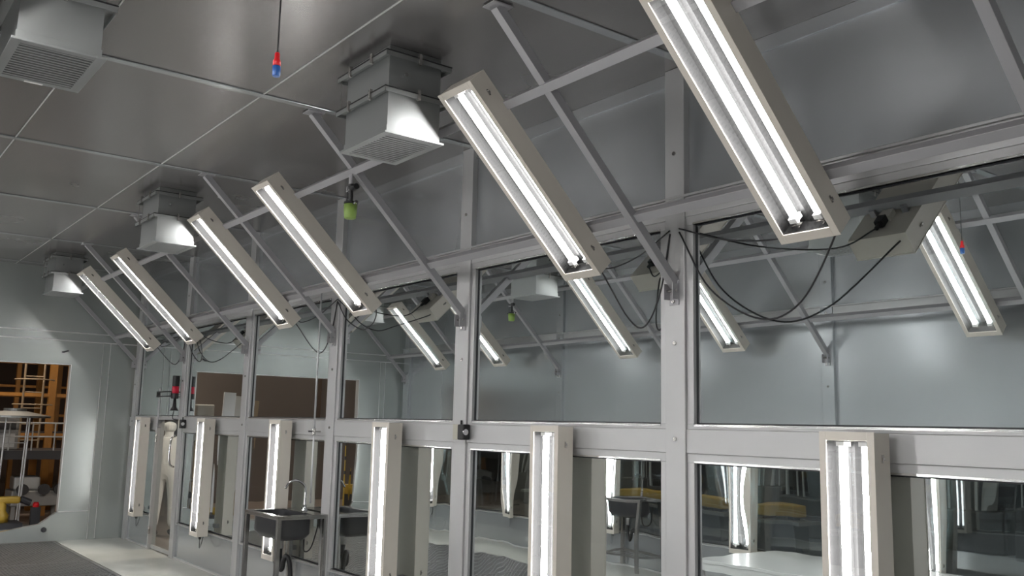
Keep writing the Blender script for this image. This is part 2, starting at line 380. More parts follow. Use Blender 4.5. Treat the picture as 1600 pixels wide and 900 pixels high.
# ------------------------------------------------------------------ light fixtures
def fixture(P, L, label, group, loc, ports=True, plug=True, wid=.31, dep=.12, toggles=True):
    """P(u, v, h): u along the length (0..L, 0 = upper end), v across, h out of the face (0 = face)."""
    t = thing('fluorescent_fixture', label, 'light fixture', loc, group)
    MBP = lambda: MB(lambda u, v, h: P(u, v, h))
    r = .032; hw = wid/2
    hb = MBP()
    hb.box((0, -hw, -dep), (L, hw, -dep+.006)); hb.box((0, -hw, -dep+.006), (L, -hw+.006, -.002)); hb.box((0, hw-.006, -dep+.006), (L, hw, -.002))
    hb.box((0, -hw+.006, -dep+.006), (.006, hw-.006, -.002)); hb.box((L-.006, -hw+.006, -dep+.006), (L, hw-.006, -.002))
    hb.build('housing', 'housing', t)
    fr = MBP(); fr.box((-.004, -hw-.003, -.002), (L+.004, -hw+r, .004)); fr.box((-.004, hw-r, -.002), (L+.004, hw+.003, .004)); fr.box((-.004, -hw+r, -.002), (.035, hw-r, .004)); fr.box((L-.045, -hw+r, -.002), (L+.004, hw-r, .004))
    fr.build('front_frame', 'housing', t, bevel=.0015)
    # reflector tray: three ridges
    tv = hw*.42
    prof = [(-hw+.022, -.004), (-hw+.026, -.075), (-tv-.016, -.098), (-tv+.012, -.098), (-.014, -.085), (.014, -.085), (tv-.012, -.098), (tv+.016, -.098), (hw-.026, -.075), (hw-.022, -.004)]
    rf = MBP(); vs = [(u, v, h) for u in (.03, L-.04) for v, h in prof]; n = len(prof)
    rf.add(vs, [(j, j+1, n+j+1, n+j) for j in range(n-1)])
    rf.add([(.03, -hw+.02, -.004), (.03, hw-.02, -.004), (.03, hw-.02, -.1), (.03, -hw+.02, -.1)], [(0,1,2,3)])
    rf.add([(L-.04, -hw+.02, -.004), (L-.04, hw-.02, -.004), (L-.04, hw-.02, -.1), (L-.04, -hw+.02, -.1)], [(0,1,2,3)])
    rf.build('reflector', 'reflector', t)
    for v in (-tv, tv):
        tb = MBP(); tb.tube([(.06, v, -.062), (L-.10, v, -.062)], .0185, 12); tb.build('tube', 'tube_light', t, smooth=True)
        sk = MBP(); sk.box((.04, v-.02, -.09), (.06, v+.02, -.035)).build('lamp_holder', 'socket', t); sk = MBP(); sk.box((L-.10, v-.02, -.09), (L-.075, v+.02, -.035)); sk.tube([(L-.075, v, -.062), (L-.06, v, -.062)], .012, 8); sk.build('lamp_holder', 'socket', t)
        ck = MBP(); ck.bar((L-.085, v-.034, -.07), (L-.05, v+.02, -.03), .012, .004); ck.bar((L-.06, v-.02, -.048), (L-.06, v+.03, -.048), .006, .02); ck.build('spring_clip', 'clip_metal', t)
    cv = MBP(); cv.box((.03, -hw+.02, -.004), (L-.04, hw-.02, -.001)); cv.build('cover_glass', 'cover_glass', t)
    if toggles:
        for u in (.11, L-.15):
            tg = MBP(); tg.box((u-.018, hw, -.064), (u+.018, hw+.004, -.054)); tg.box((u-.007, hw+.004, -.066), (u+.007, hw+.010, -.052)); tg.build('latch', 'clip_metal', t)
    return t
def cable(parent, pts, r=.005, name='power_cable', sm=8):
    return MB().tube(pts, r, 8, sm).build(name, 'cable', parent, smooth=True)

TOP = ['nearest the camera', 'second nearest the camera', 'third nearest the camera', 'fourth nearest the camera', 'fifth nearest the camera', 'farthest, near the end wall']
near45 = [.22, -2.47, -4.03, -6.73, -8.27, -10.95, -12.58]
far45 = [.22, -2.40, -3.90, -6.66, -8.32, -11.02, -12.64]
S0, S1 = 1.64, .31
def tilted(side, x, label, group, first=False):
    def P(u, v, h):
        s = S0 - u; d, z = slope(s, .13 + h)
        return side(x+v, d, z)
    L = S0 - S1
    t = fixture(P, L, label, group, P(L, 0, 0))
    # hangers on the two rails
    for s in (1.41, .52):
        mb = MB(lambda a, b, c: P(a, b, c)); u = S0-s
        if 0 < u < L: mb.box((u-.02, -.10, -.12), (u+.02, -.07, -.16)).build('hanger', 'brace_metal', t); mb = MB(lambda a, b, c: P(a, b, c)); mb.box((u-.02, .07, -.12), (u+.02, .10, -.16)).build('hanger', 'brace_metal', t)
    # socket box and plug on the back, near the lower end
    mb = MB(lambda a, b, c: P(a, b, c)); mb.box((L-.20, -.03, -.12), (L-.13, .03, -.15)).build('socket_box', 'housing', t)
    mb = MB(lambda a, b, c: P(a, b, c)); mb.box((L-.13, -.022, -.125), (L-.07, .022, -.165)); mb.tube([(L-.07, 0, -.145), (L-.035, 0, -.145)], .012, 8).build('plug', 'rubber', t, bevel=.003)
    return t, P, L
posts_near = [pk(near, k) for k in range(0, 6)]
for n, x in enumerate(near45):
    if n == 0: lab = 'tilted twin-tube fixture above the glass wall, outside the picture to the right'
    else: lab = 'tilted twin-tube light fixture on the braces above the glass wall, ' + TOP[n-1]
    t, P, L = tilted(near, x, lab, 'tilted fixtures above the glass wall')
    if n == 0: continue
    kx = min((pk(near, k) for k in range(-1, 6)), key=lambda q: abs(q+.12-x) if True else 0)
    if x < -12.3: kx = -12.0
    if n == 2: kx = pk(near, 0)
    if n == 1: kx = pk(near, 0)
    a = Vector(P(L-.03, .10 if n > 1 else .08, -.145)); b = Vector((kx + (.04 if n != 2 else -.03), -.05, 2.83))
    dip = {1: .44, 2: .42, 3: .25, 4: .36, 5: .30, 6: .30}[n]
    # leave the housing at its lower end, hang, rise to the post
    a0 = Vector(P(L-.02, .09, -.06)); 
    e1 = Vector(P(L+.03, .09, -.07))
    m1 = e1.lerp(b, .25) - Vector((0, 0, dip*.75)); m2 = e1.lerp(b, .5) - Vector((0, 0, dip)); m3 = e1.lerp(b, .8) - Vector((0, 0, dip*.7))
    if n == 3: m1 = e1.lerp(b, .25) - Vector((0, 0, .12)); m2 = e1.lerp(b, .5)-Vector((0,0,.2)); m3 = e1.lerp(b, .8)-Vector((0,0,.15))
    m1.y = m1.y*.35 - .05; m2.y = -.07; m3.y = -.055
    cable(t, [a0, e1, m1, m2, m3, b])
    # second lead: from the plug on the back to the same post
    q0 = Vector(P(L-.04, 0, -.145)); q3 = b + Vector((.0, 0, .02))
    cable(t, [q0, q0 + Vector((.0, .05, -.05)) if False else q0.lerp(q3, .2)-Vector((0, 0, .10)), q0.lerp(q3, .6)-Vector((0, 0, .09)), q3], .0045)
for n, x in enumerate(far45):
    lab = 'tilted twin-tube fixture of the opposite wall, seen mirrored, ' + (['behind the camera'] + TOP)[n]
    tilted(far, x, lab, 'tilted fixtures of the opposite wall')
nearV = [-.25, -2.39, -4.50, -6.56, -8.65, -10.76, -13.28]
farV = [-.25, -2.45, -4.60, -6.71, -8.84, -10.94, -13.1]
VL = ['outside the picture to the right'] + TOP
def upright(side, x, label, group):
    z1, L = 1.725, 1.32
    def P(u, v, h): return side(x+v, .20+h, z1-u)
    t = fixture(P, L, label, group, side(x, .2, z1-L), wid=.268)
    for u in (.06, L-.10):
        if side is near and u > .2: d0 = .0
        mb = MB(lambda a, b, c: P(a, b, c)); dd = .036 if u < .2 else (.013 if z1-u < .40 else .031)
        mb.box((u-.02, -.04, -.12), (u+.02, .04, -.2+dd)).build('wall_bracket', 'brace_metal', t)
    q = Vector(P(L, .05, -.06)); e = Vector(side(x+.02, .012, .30))
    sgn = -1 if side is near else 1
    MB().box(q+Vector((-.012, -.012, -.035)), q+Vector((.012, .012, .002))).build('plug', 'rubber', t)
    cable(t, [q+Vector((0,0,-.03)), q+Vector((.0, 0, -.09)), q+Vector((-.07, -.03*sgn, -.14)), q+Vector((-.12, -.07*sgn, -.08)), Vector(side(x-.1, .035, .445))], .004)
    return t
for n, x in enumerate(nearV): upright(near, x, ('upright twin-tube light fixture standing off the lower glass, ' if n else 'upright twin-tube fixture ') + VL[n], 'upright fixtures on the glass wall')
for n, x in enumerate(farV): upright(far, x, 'upright twin-tube fixture of the opposite wall, seen mirrored, ' + (['beside the camera'] + TOP)[n], 'upright fixtures on the opposite wall')

# ------------------------------------------------------------------ air outlets hanging from the ceiling
def outlet(x1, y0, y1, label, lx=.50, group='air outlets'):
    x0 = x1-lx; zb = 3.30
    t = thing('air_outlet', label, 'air outlet', ((x0+x1)/2, (y0+y1)/2, ZC), group)
    MB().box((x0, y0, 3.76), (x1, y1, ZC-.001)).build('duct_neck', 'galvanized', t, bevel=.002)
    def ring(z, o, name, th=.006):
        mb = MB(); 
        for a, b in (((x0-o, y0-o), (x1+o, y0+.004)), ((x0-o, y1-.004), (x1+o, y1+o)), ((x0-o, y0), (x0+.004, y1)), ((x1-.004, y0), (x1+o, y1))):
            mb.box((a[0], a[1], z), (b[0], b[1], z+th)); 
        for a, b in (((x0-o, y0-o), (x1+o, y0-o+.003)), ((x0-o, y1+o-.003), (x1+o, y1+o)), ((x0-o, y0-o), (x0-o+.003, y1+o)), ((x1+o-.003, y0-o), (x1+o, y1+o))):
            mb.box((a[0], a[1], z-.02), (b[0], b[1], z))
        return mb.build(name, 'galvanized', t)
    ring(3.755, .045, 'flange')
    MB().box((x0-.047, y0-.047, 3.762), (x1+.047, y1+.047, 3.768)).build('gasket', 'rubber', t)
    MB().box((x0, y0, 3.56), (x1, y1, 3.755)).build('damper_box', 'galvanized', t, bevel=.002)
    ring(3.545, .045, 'flange')
    MB().box((x0-.047, y0-.047, 3.552), (x1+.047, y1+.047, 3.558)).build('gasket', 'rubber', t)
    for cx_, cy_ in ((x0+.12, y0-.047), (x1-.12, y0-.047), (x1+.047, (y0+y1)/2)):
        for z in (3.545, 3.755):
            MB().box((cx_-.01, cy_-.008, z-.03), (cx_+.01, cy_+.008, z+.03)).build('flange_clamp', 'clip_metal', t)
    MB().tube([(x0-.02, y0-.03, 3.55), (x0-.02, y0-.03, 3.77)], .004, 6).build('tie_rod', 'clip_metal', t)
    MB().tube([(x1, (y0+y1)/2-.07, 3.66), (x1+.02, (y0+y1)/2-.07, 3.66)], .012, 10).build('damper_knob', 'chrome', t)
    MB().box((x0, y0, zb+.05), (x1, y1, 3.545)).build('outlet_box', 'galvanized', t, bevel=.002)
    # lip frame, louvre slats over a thin dark sheet that paints the shade inside
    l = .022; mb = MB(); fw = .02
    mb.box((x0-l, y0-l, zb), (x1+l, y0+fw, zb+.012)).box((x0-l, y1-fw, zb), (x1+l, y1+l, zb+.012)).box((x0-l, y0+fw, zb), (x0+fw, y1-fw, zb+.012)).box((x1-fw, y0+fw, zb), (x1+l, y1-fw, zb+.012))
    mb.box((x0-.004, y0-.004, zb+.012), (x1+.004, y1+.004, zb+.05))
    lip = mb.build('lip_frame', 'galvanized', t, bevel=.0015)
    MB().box((x0+fw, y0+fw, zb+.0115), (x1-fw, y1-fw, zb+.0125)).build('throat_shade', 'slot_shade', t)
    mb = MB(); n = 14
    for j in range(n):
        x = x0+fw + (j+.5)*(x1-x0-2*fw)/n; mb.box((x-.008, y0+fw, zb+.002), (x+.008, y1-fw, zb+.006))
    mb.build('louvre', 'galvanized', t)
    if 'sticker' in label: MB().box((x0-l+.003, y0+.12, zb-.002), (x0-l+.02, y0+.20, zb)).build('sticker', 'label_white', t)
    return t
outlet(-4.33, -1.50, -1.16, 'box-shaped galvanized air outlet with louvred bottom, beside the second nearest tilted fixture')
outlet(-8.50, -1.51, -1.17, 'galvanized air outlet on the ceiling, middle of the glass-side row')
outlet(-12.90, -1.50, -1.16, 'galvanized air outlet on the ceiling, farthest of the glass-side row by the end wall')
outlet(-4.27, -3.34, -3.00, 'galvanized air outlet with sticker, at the upper left corner of the picture', .5)
outlet(-8.60, -3.34, -3.00, 'galvanized air outlet of the opposite row, mirrored in the glass beside the second tilted fixture')
outlet(-12.90, -3.34, -3.00, 'galvanized air outlet of the opposite row, mirrored small behind the third tilted fixture')

# ------------------------------------------------------------------ small hanging items
def green_cup(x, y, label, z=0):
    t = thing('spray_dispenser', label, 'hanging device', (x, y, 3.12), 'green cups under black fittings')
    MB().box((x-.022, y-.012, 3.33), (x+.022, y-.004, 3.455)).build('strap', 'brace_metal', t)
    MB().tube([(x, y, 3.235), (x, y, 3.34)], .014, 10).tube([(x, y, 3.335), (x+.03, y+.01, 3.345), (x+.055, y+.01, 3.345)], .022, 10).lathe([(.03, 3.33), (.034, 3.345), (.03, 3.36)], (x+.02, y, 0), 14).build('valve_body', 'rubber', t)
    MB().tube([(x-.01, y, 3.33), (x-.06, y, 3.33)], .011, 8).tube([(x-.055, y, 3.32), (x-.055, y, 3.36)], .012, 8).build('inlet_fitting', 'chrome', t)
    MB().tube([(x-.055, y, 3.32), (x-.06, y, 3.27), (x-.05, y, 3.22)], .005, 6, 4).build('hose', 'cable', t)
    MB().lathe([(.03, 3.222), (.048, 3.225), (.048, 3.238), (.012, 3.246)], (x, y, 0), 16).tube([(x-.075, y, 3.222), (x+.075, y, 3.222)], .009, 8).build('collar', 'rubber', t)
    for s in (-1, 1): MB().tube([(x+s*.065, y, 3.222), (x+s*.085, y, 3.228)], .013, 8).build('nozzle', 'chrome', t)
    MB().lathe([(.032, 3.12), (.04, 3.125), (.046, 3.17), (.047, 3.222)], (x, y, 0), 20).build('cup', 'lime', t, smooth=True)
green_cup(-5.68, -1.01, 'green cup under a black fitting, hanging below the upper rail above the glass wall')
green_cup(-9.85, -W+1.01, 'green cup hanging on the opposite wall, mirrored small in the glass')
t = thing('pendant_switch', 'red and blue pendant switch hanging on a thin cord from the ceiling', 'switch', (-3.22, -2.6, 3.0))
MB().tube([(-3.22, -2.6, 3.09), (-3.222, -2.6, 3.5), (-3.22, -2.6, ZC)], .0035, 8).build('cord', 'rubber', t)
MB().lathe([(.009, 3.055), (.015, 3.058), (.015, 3.075), (.010, 3.085), (.010, 3.105), (.007, 3.11)], (-3.22, -2.6, 0), 14).build('red_cap', 'red', t, smooth=True)
MB().lathe([(.013, 3.015), (.0155, 3.02), (.016, 3.055), (.010, 3.058)], (-3.22, -2.6, 0), 14).build('blue_button', 'blue', t, smooth=True)

# vertical pipe with a valve in front of a post, running down beside the sink
t = thing('air_pipe', 'thin pale vertical pipe with small valve beside the sink, in front of a post', 'pipe', (-7.98, -.10, .95))
MB().tube([(-7.98, -.10, 1.66), (-7.98, -.10, 2.99)], .009, 10).build('upper_pipe', 'pipe_pale', t, smooth=True)
MB().tube([(-7.98, -.10, .98), (-7.98, -.10, 1.60)], .008, 10).build('lower_pipe', 'pipe_pale', t, smooth=True)
MB().tube([(-7.98, -.10, 1.60), (-7.98, -.10, 1.66)], .016, 10).tube([(-7.98, -.10, 1.63), (-7.98, -.035, 1.63)], .007, 8).build('valve', 'clip_metal', t)
MB().box((-8.08, -.112, 1.622), (-7.99, -.098, 1.638)).build('valve_lever', 'rubber', t)

# sensor boxes on the transom
def sensor(x, z, label, name='door_sensor'):
    t = thing(name, label, 'sensor', (x, -.036, z), 'sensor boxes on the transom')
    MB().box((x-.07, -.09, z), (x+.0, -.036, z+.11)).build('bracket_box', 'beige_box', t, bevel=.003)
    MB().box((x+.0, -.10, z), (x+.08, -.036, z+.11)).build('body', 'rubber', t, bevel=.01)
    MB().tube([(x+.075, -.08, z+.055), (x+.085, -.08, z+.055)], .022, 12).build('lens', 'chrome', t)
    MB().tube([(x-.02, -.05, z+.11), (x-.02, -.05, z+.14)], .008, 8).build('screw', 'rubber', t)
sensor(-5.62, 1.615, 'beige and black sensor box on a post at transom height, middle of the picture')
sensor(-11.86, 1.60, 'black sensor box with beige back beside the glass door')

# signal lamp on an arm by the door
t = thing('signal_lamp', 'black signal lamp with a red lens and horn on an arm by the glass door', 'signal lamp', (-12.1, -.1, 1.95))
MB().tube([(-12.85, -.07, 1.60), (-12.85, -.07, 2.12)], .012, 8).tube([(-12.85, -.07, 1.6), (-12.85, -.03, 1.6)], .012, 8).build('post', 'brace_metal', t)
MB().box((-12.85, -.11, 2.06), (-12.16, -.09, 2.075)).box((-12.85, -.11, 2.0), (-12.16, -.09, 2.015)).box((-12.86, -.11, 2.0), (-12.83, -.07, 2.075)).build('arm', 'rubber', t)
MB().lathe([(.04, 1.97), (.045, 1.975), (.045, 2.04)], (-12.1, -.1, 0), 18).lathe([(.045, 2.13), (.045, 2.26), (.04, 2.265)], (-12.1, -.1, 0), 18).build('body', 'rubber', t)
MB().lathe([(.042, 2.04), (.043, 2.08), (.042, 2.13)], (-12.1, -.1, 0), 18).build('red_lens', 'red_glow', t, smooth=True)
MB().lathe([(.055, 1.82), (.025, 1.87), (.015, 1.97)], (-12.1, -.1, 0), 18).build('horn', 'rubber', t, smooth=True)
MB().tube([(-12.1, -.1, 1.82), (-12.13, -.1, 1.72), (-12.0, -.06, 1.70), (-11.97, -.045, 1.66)], .006, 8, 6).build('cable', 'cable', t)

# hooks on the end wall
for y, z, lab in ((-1.02, 2.62, 'small dark hook on the end wall above the opening'), (-.86 , .26, 'dark round bolt on the end wall below the opening corner')):
    if z > 1: o = MB().bar((XE+.002, y, z), (XE+.05, y+.06, z+.02), .014, .02).box((XE, y-.02, z-.012), (XE+.006, y+.02, z+.012)).build('wall_hook', 'rubber', loc=(XE, y, z)); tag(o, lab, 'hook')
    else: o = MB().tube([(XE, -1.06, .16), (XE+.03, -1.06, .16)], .035, 14).tube([(XE+.03, -1.06, .16), (XE+.04, -1.06, .16)], .02, 6).build('bolt', 'machine_dark', loc=(XE, -1.06, .16)); tag(o, lab, 'bolt')

# ------------------------------------------------------------------ sinks
def sink(side, x0, x1, d0, d1, z, label):
    PT = lambda: MB(lambda a, d, zz: side(a, d, zz))
    cx = (x0+x1)/2; cd = (d0+d1)/2
    t = thing('sink_stand', label, 'sink', side(cx, cd, 0), 'stainless sinks')
    # rim plate with a hole
    bx0, bx1, bd0, bd1 = x0+.06, x1-.06, d0+.12, d1-.05
    mb = PT(); th = .018
    mb.box((x0, d0, z-th), (x1, bd0, z)).box((x0, bd1, z-th), (x1, d1, z)).box((x0, bd0, z-th), (bx0, bd1, z)).box((bx1, bd0, z-th), (x1, bd1, z))
    mb.box((x0, d0, z-.035), (x1, d0+.004, z-th)).box((x0, d1-.004, z-.035), (x1, d1, z-th)).box((x0, d0, z-.035), (x0+.004, d1, z-th)).box((x1-.004, d0, z-.035), (x1, d1, z-th))
    mb.build('rim', 'steel', t, bevel=.002)
    mb = PT(); n = 28
    def loop(sx, sd, zz, p=5):
        out = []
        for k in range(n):
            a = 2*math.pi*k/n; ca, sa = math.cos(a), math.sin(a)
            out.append((cx + sx*math.copysign(abs(ca)**(2/p), ca), (bd0+bd1)/2 + sd*math.copysign(abs(sa)**(2/p), sa), zz))
        return out
    hx, hd = (bx1-bx0)/2, (bd1-bd0)/2
    ls = [loop(hx+.01, hd+.01, z-.012), loop(hx+.01, hd+.01, z-.17), loop(hx-.03, hd-.03, z-.22), loop(.03, .03, z-.225)]
    li = [loop(hx, hd, z-.008), loop(hx-.005, hd-.005, z-.165), loop(hx-.04, hd-.04, z-.21), loop(.03, .03, z-.215)]
    allv = sum(ls, []) + sum(li[::-1], []); m_ = len(ls)+len(li)
    mb.add(allv, [(i_*n+k, i_*n+(k+1) % n, (i_+1)*n+(k+1) % n, (i_+1)*n+k) for i_ in range(m_-1) for k in range(n)])
    mb.build('basin', 'basin_steel', t, smooth=True)
    for a in (x0+.02, x1-.02):
        for d in (d0+.02, d1-.02):
            mb = PT(); mb.box((a-.019, d-.019, .03), (a+.019, d+.019, z-.019)); lg = mb.build('leg', 'steel', t, bevel=.003)
            mb = PT(); mb.lathe([(.022, 0), (.022, .012), (.01, .016), (.01, .03)], (a, d, 0), 10); mb.build('foot', 'rubber', lg)
    mb = PT(); zz = .2
    mb.box((x0+.02, d0+.01, zz), (x1-.02, d0+.03, zz+.025)).box((x0+.02, d1-.03, zz), (x1-.02, d1-.01, zz+.025)).box((x0+.01, d0+.03, zz), (x0+.03, d1-.03, zz+.025)).box((x1-.03, d0+.03, zz), (x1-.01, d1-.03, zz+.025))
    for k in range(3): mb.box((x0+.03, d0+.12+k*.1, zz+.01), (x1-.03, d0+.135+k*.1, zz+.018))
    mb.build('lower_shelf', 'steel', t)
    fd = d0+.06
    mb = PT(); mb.lathe([(.028, z), (.028, z+.008), (.018, z+.02), (.018, z+.06)], (cx, fd, 0), 14)
    mb.tube([(cx, fd, z+.03), (cx, fd, z+.20), (cx, fd+.03, z+.25), (cx, fd+.09, z+.28), (cx, fd+.16, z+.265), (cx, fd+.20, z+.21)], .010, 10, 6)
    f = mb.build('faucet', 'chrome', t, smooth=True)
    mb = PT(); mb.tube([(cx+.015, fd, z+.045), (cx+.07, fd, z+.06)], .007, 8); mb.build('tap_handle', 'chrome', f)
    mb = PT(); mb.tube([(cx, (bd0+bd1)/2, z-.22), (cx, (bd0+bd1)/2, z-.32)], .028, 12); mb.build('drain', 'steel', t)
    mb = PT(); q = (bd0+bd1)/2
    mb.tube([(cx, q, z-.30), (cx, q, z-.42), (cx+.03, q, z-.50), (cx+.07, q, z-.48), (cx+.08, q, z-.42), (cx+.1, q-.02, z-.38), (cx+.12, q-.05, z-.48), (cx+.1, q-.08, .02)], .022, 10, 6); mb.build('trap_hose', 'rubber', t, smooth=True)
    mb = PT(); mb.tube([(cx, fd, z-.02), (cx+.02, fd, z-.2), (cx+.1, fd+.03, z-.34), (cx+.22, fd+.02, z-.30), (cx+.26, fd-.02, z-.1)], .006, 8, 6); mb.build('supply_hose', 'cable', t, smooth=True)
sink(near, -8.47, -7.72, .04, .52, .90, 'stainless sink on legs with arched faucet, left of a glass-wall post')
sink(far, -8.68, -7.95, .04, .50, .88, 'stainless sink on legs by the opposite wall, mirrored between two uprights')

# low white bench by the opposite wall
t = thing('work_bench', 'low white bench along the opposite wall, mirrored at the lower right', 'bench', (-5.5, -3.95, 0))
MB().box((-6.22, -4.40, .47), (-3.4, -3.12, .50)).build('bench_top', 'bench_white', t, bevel=.004)
for x in (-6.18, -3.44):
    for y in (-4.36, -3.16): MB().box((x-.03, y-.03, 0), (x+.03, y+.03, .47)).build('leg', 'bench_white', t, bevel=.003)
MB().box((-6.18, -3.19, .40), (-3.44, -3.13, .47)).box((-6.18, -4.39, .40), (-3.44, -4.33, .47)).box((-6.21, -4.36, .40), (-6.15, -3.16, .47)).build('apron', 'bench_white', t)
MB().box((-6.18, -3.18, .10), (-3.44, -3.14, .14)).build('stretcher', 'bench_white', t)

# ------------------------------------------------------------------ the hall beyond the end opening
HX = -27.
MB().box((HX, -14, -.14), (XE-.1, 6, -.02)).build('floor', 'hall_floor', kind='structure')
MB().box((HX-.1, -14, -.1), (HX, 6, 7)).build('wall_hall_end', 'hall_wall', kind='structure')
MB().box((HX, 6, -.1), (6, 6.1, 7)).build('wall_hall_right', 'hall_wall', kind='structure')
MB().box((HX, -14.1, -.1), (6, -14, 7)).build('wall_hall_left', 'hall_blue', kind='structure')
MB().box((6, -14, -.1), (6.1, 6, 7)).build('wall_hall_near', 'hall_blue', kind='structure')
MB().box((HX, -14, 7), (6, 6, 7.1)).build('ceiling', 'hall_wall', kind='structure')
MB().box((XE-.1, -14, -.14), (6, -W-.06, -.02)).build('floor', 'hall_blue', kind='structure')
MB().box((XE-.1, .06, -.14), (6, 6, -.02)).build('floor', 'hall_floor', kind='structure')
def hall_fill_lamp(x, y, z, label):  # out-of-view lamps, added to brighten the hall
    t = thing('fill_lamp', label, 'lamp', (x, y, z), 'added fill lamps of the hall')
    MB().lathe([(.22, z), (.20, z+.06), (.07, z+.22), (.07, z+.3)], (x, y, 0), 20).build('lamp_shade', 'machine_grey', t)
    MB().lathe([(.18, z-.012), (.18, z-.002)], (x, y, 0), 20).build('lamp_lens', 'hall_fill', t)
    MB().tube([(x, y, z+.3), (x, y, 7)], .01, 6).build('stem', 'machine_dark', t)
hall_fill_lamp(-17, -1.5, 4.6, 'added fill lamp above the machines beyond the end opening')
hall_fill_lamp(-19.5, -5.5, 4.6, 'added fill lamp farther left beyond the end opening')
hall_fill_lamp(-12, -7, 4.6, 'added fill lamp outside the opposite wall, far end')
hall_fill_lamp(-6, -7, 4.6, 'added fill lamp outside the opposite wall, near end')
hall_fill_lamp(-12.2, 1.5, 3.4, 'added fill lamp behind the glass door')  # added close by to brighten the person's camera-facing side

def obj1(mb, name, m, loc, label, cat, group=None, bevel=0, smooth=False):
    return tag(mb.build(name, m, loc=loc, bevel=bevel, smooth=smooth), label, cat, group)
# orange storage rack
t = thing('storage_rack', 'tall orange steel rack with beams beyond the end opening', 'rack', (-18.2, -.3, -.02))
for x in (-18.2, -19.3):
    for y in (-1.55, -.36, -.06): MB().box((x-.05, y-.06, -.02), (x+.05, y+.06, 5.2)).build('upright', 'orange', t, bevel=.004)
for z in (1.35, 2.05, 2.9, 3.8):
    for x in (-18.2, -19.3): MB().box((x-.03, -1.6, z), (x+.03, .12, z+.06)).build('beam', 'orange', t)
for z in (1.35, 2.9): MB().box((-19.3, -1.6, z+.06), (-18.2, .12, z+.08)).build('deck', 'machine_dark', t)
t = thing('storage_rack', 'second orange steel rack, deeper in the hall behind the first', 'rack', (-22, -.3, -.02))
for y in (-1.9, -1.1, -.3, .5, 1.3): MB().box((-22.06, y-.04, -.02), (-21.94, y+.04, 5.2)).build('upright', 'orange', t)
for z in (1.2, 1.7, 2.3, 2.8, 3.5): MB().box((-22.03, -1.9, z), (-21.97, 1.3, z+.05)).build('beam', 'orange', t)
# caged ladder
t = thing('caged_ladder', 'pale caged ladder in front of the orange rack', 'ladder', (-17.6, -.75, 1.15))
for y in (-.92, -.62): MB().tube([(-17.6, y, 1.165), (-17.6, y, 4.6)], .018, 8).build('rail', 'cardboard', t)
for k in range(12): MB().tube([(-17.6, -.92, 1.3+k*.27), (-17.6, -.62, 1.3+k*.27)], .012, 6).build('rung', 'cardboard', t)
for k in range(6):
    a = [(-17.6+.45*math.sin(q), -.77-.3*math.cos(q), 1.9+k*.42) for q in [math.pi*j/10 for j in range(11)]]
    MB().tube(a, .012, 6).build('cage_hoop', 'cardboard', t)
# gantry platform: dark beam and guard rail
t = thing('platform', 'dark raised platform with thin guard rails beyond the end opening', 'platform', (-16.8, -1.5, -.02))
MB().box((-18.0, -1.62, 1.02), (-16.6, .6, 1.16)).build('deck', 'machine_dark', t)
for y in (-1.5, .5):
    MB().box((-16.7, y-.04, -.02), (-16.62, y+.04, 1.02)).build('leg', 'machine_dark', t)
for y in [-1.55+.33*k for k in range(7)]: MB().tube([(-16.65, y, 1.16), (-16.65, y, 1.6)], .012, 6).build('baluster', 'pipe_pale', t)
for z in (1.38, 1.6): MB().tube([(-16.65, -1.58, z), (-16.65, .5, z)], .014, 6).build('guard_rail', 'pipe_pale', t)
# silver hooded machine on thin legs
t = thing('exhaust_hood', 'silver cone-shaped hood on thin legs beyond the end opening', 'hood', (-15.9, -1.3, -.02))
MB().lathe([(.50, 1.68), (.50, 1.71), (.16, 1.78), (.16, 1.82), (.0, 1.82)], (-16.0, -1.28, 0), 24).build('hood', 'galvanized', t)
for x, y in ((-15.8, -1.42), (-15.9, -1.08), (-16.25, -1.5), (-16.25, -1.05)): MB().tube([(x, y-.03, -.02), (x, y, 1.7)], .013, 8).build('leg', 'pipe_pale', t)
MB().tube([(-15.8, -1.43, 1.3), (-15.9, -1.09, 1.3)], .009, 6).build('cross_bar', 'pipe_pale', t)
t = thing('control_cabinet', 'pale grey control cabinet behind the cone-shaped hood', 'cabinet', (-17.0, -1.5, 1.16))
MB().box((-17.5, -1.58, 1.165), (-16.9, -1.05, 1.78)).build('body', 'machine_grey', t, bevel=.01)
MB().box((-16.9, -1.5, 1.48), (-16.88, -1.1, 1.62)).build('display', 'machine_dark', t)
MB().box((-16.9, -1.55, 1.2), (-16.885, -1.1, 1.42)).build('door', 'pipe_pale', t)
# machines under the platform
for j, (x, y, z, lab) in enumerate(((-17.3, -.7, .5, 'grey machine under the platform, right one with round wheels'), (-17.4, -1.9, .45, 'grey machine under the platform, left one'))):
    t = thing('conveyor_drive', lab, 'machine', (x, y, -.02), 'machines under the platform')
    MB().box((x-.3, y-.35, .25), (x+.3, y+.45, z)).build('body', 'machine_grey', t, bevel=.02)
    MB().box((x-.28, y-.3, z), (x+.1, y+.1, z+.22)).build('gear_case', 'pipe_pale', t, bevel=.03)
    for q in (-.2, .12, .35): MB().tube([(x+.3, y+q, z+.02), (x+.36, y+q, z+.02)], .09, 14).build('wheel', 'machine_dark', t)
    for q in (-.3, .4):
        for p in (-.25, .25): MB().box((x+p-.03, y+q-.03, -.02), (x+p+.03, y+q+.03, .25)).build('leg', 'machine_grey', t)
t = thing('robot_base', 'yellow robot base on the floor beyond the end opening', 'robot', (-15.15, -1.5, .12))
MB().box((-15.4, -1.75, .12), (-14.9, -1.22, .2)).build('base_plate', 'machine_dark', t)
MB().lathe([(.11, .2), (.11, .3), (.07, .36), (.07, .5)], (-15.15, -1.48, 0), 18).build('turntable', 'yellow', t, smooth=True)
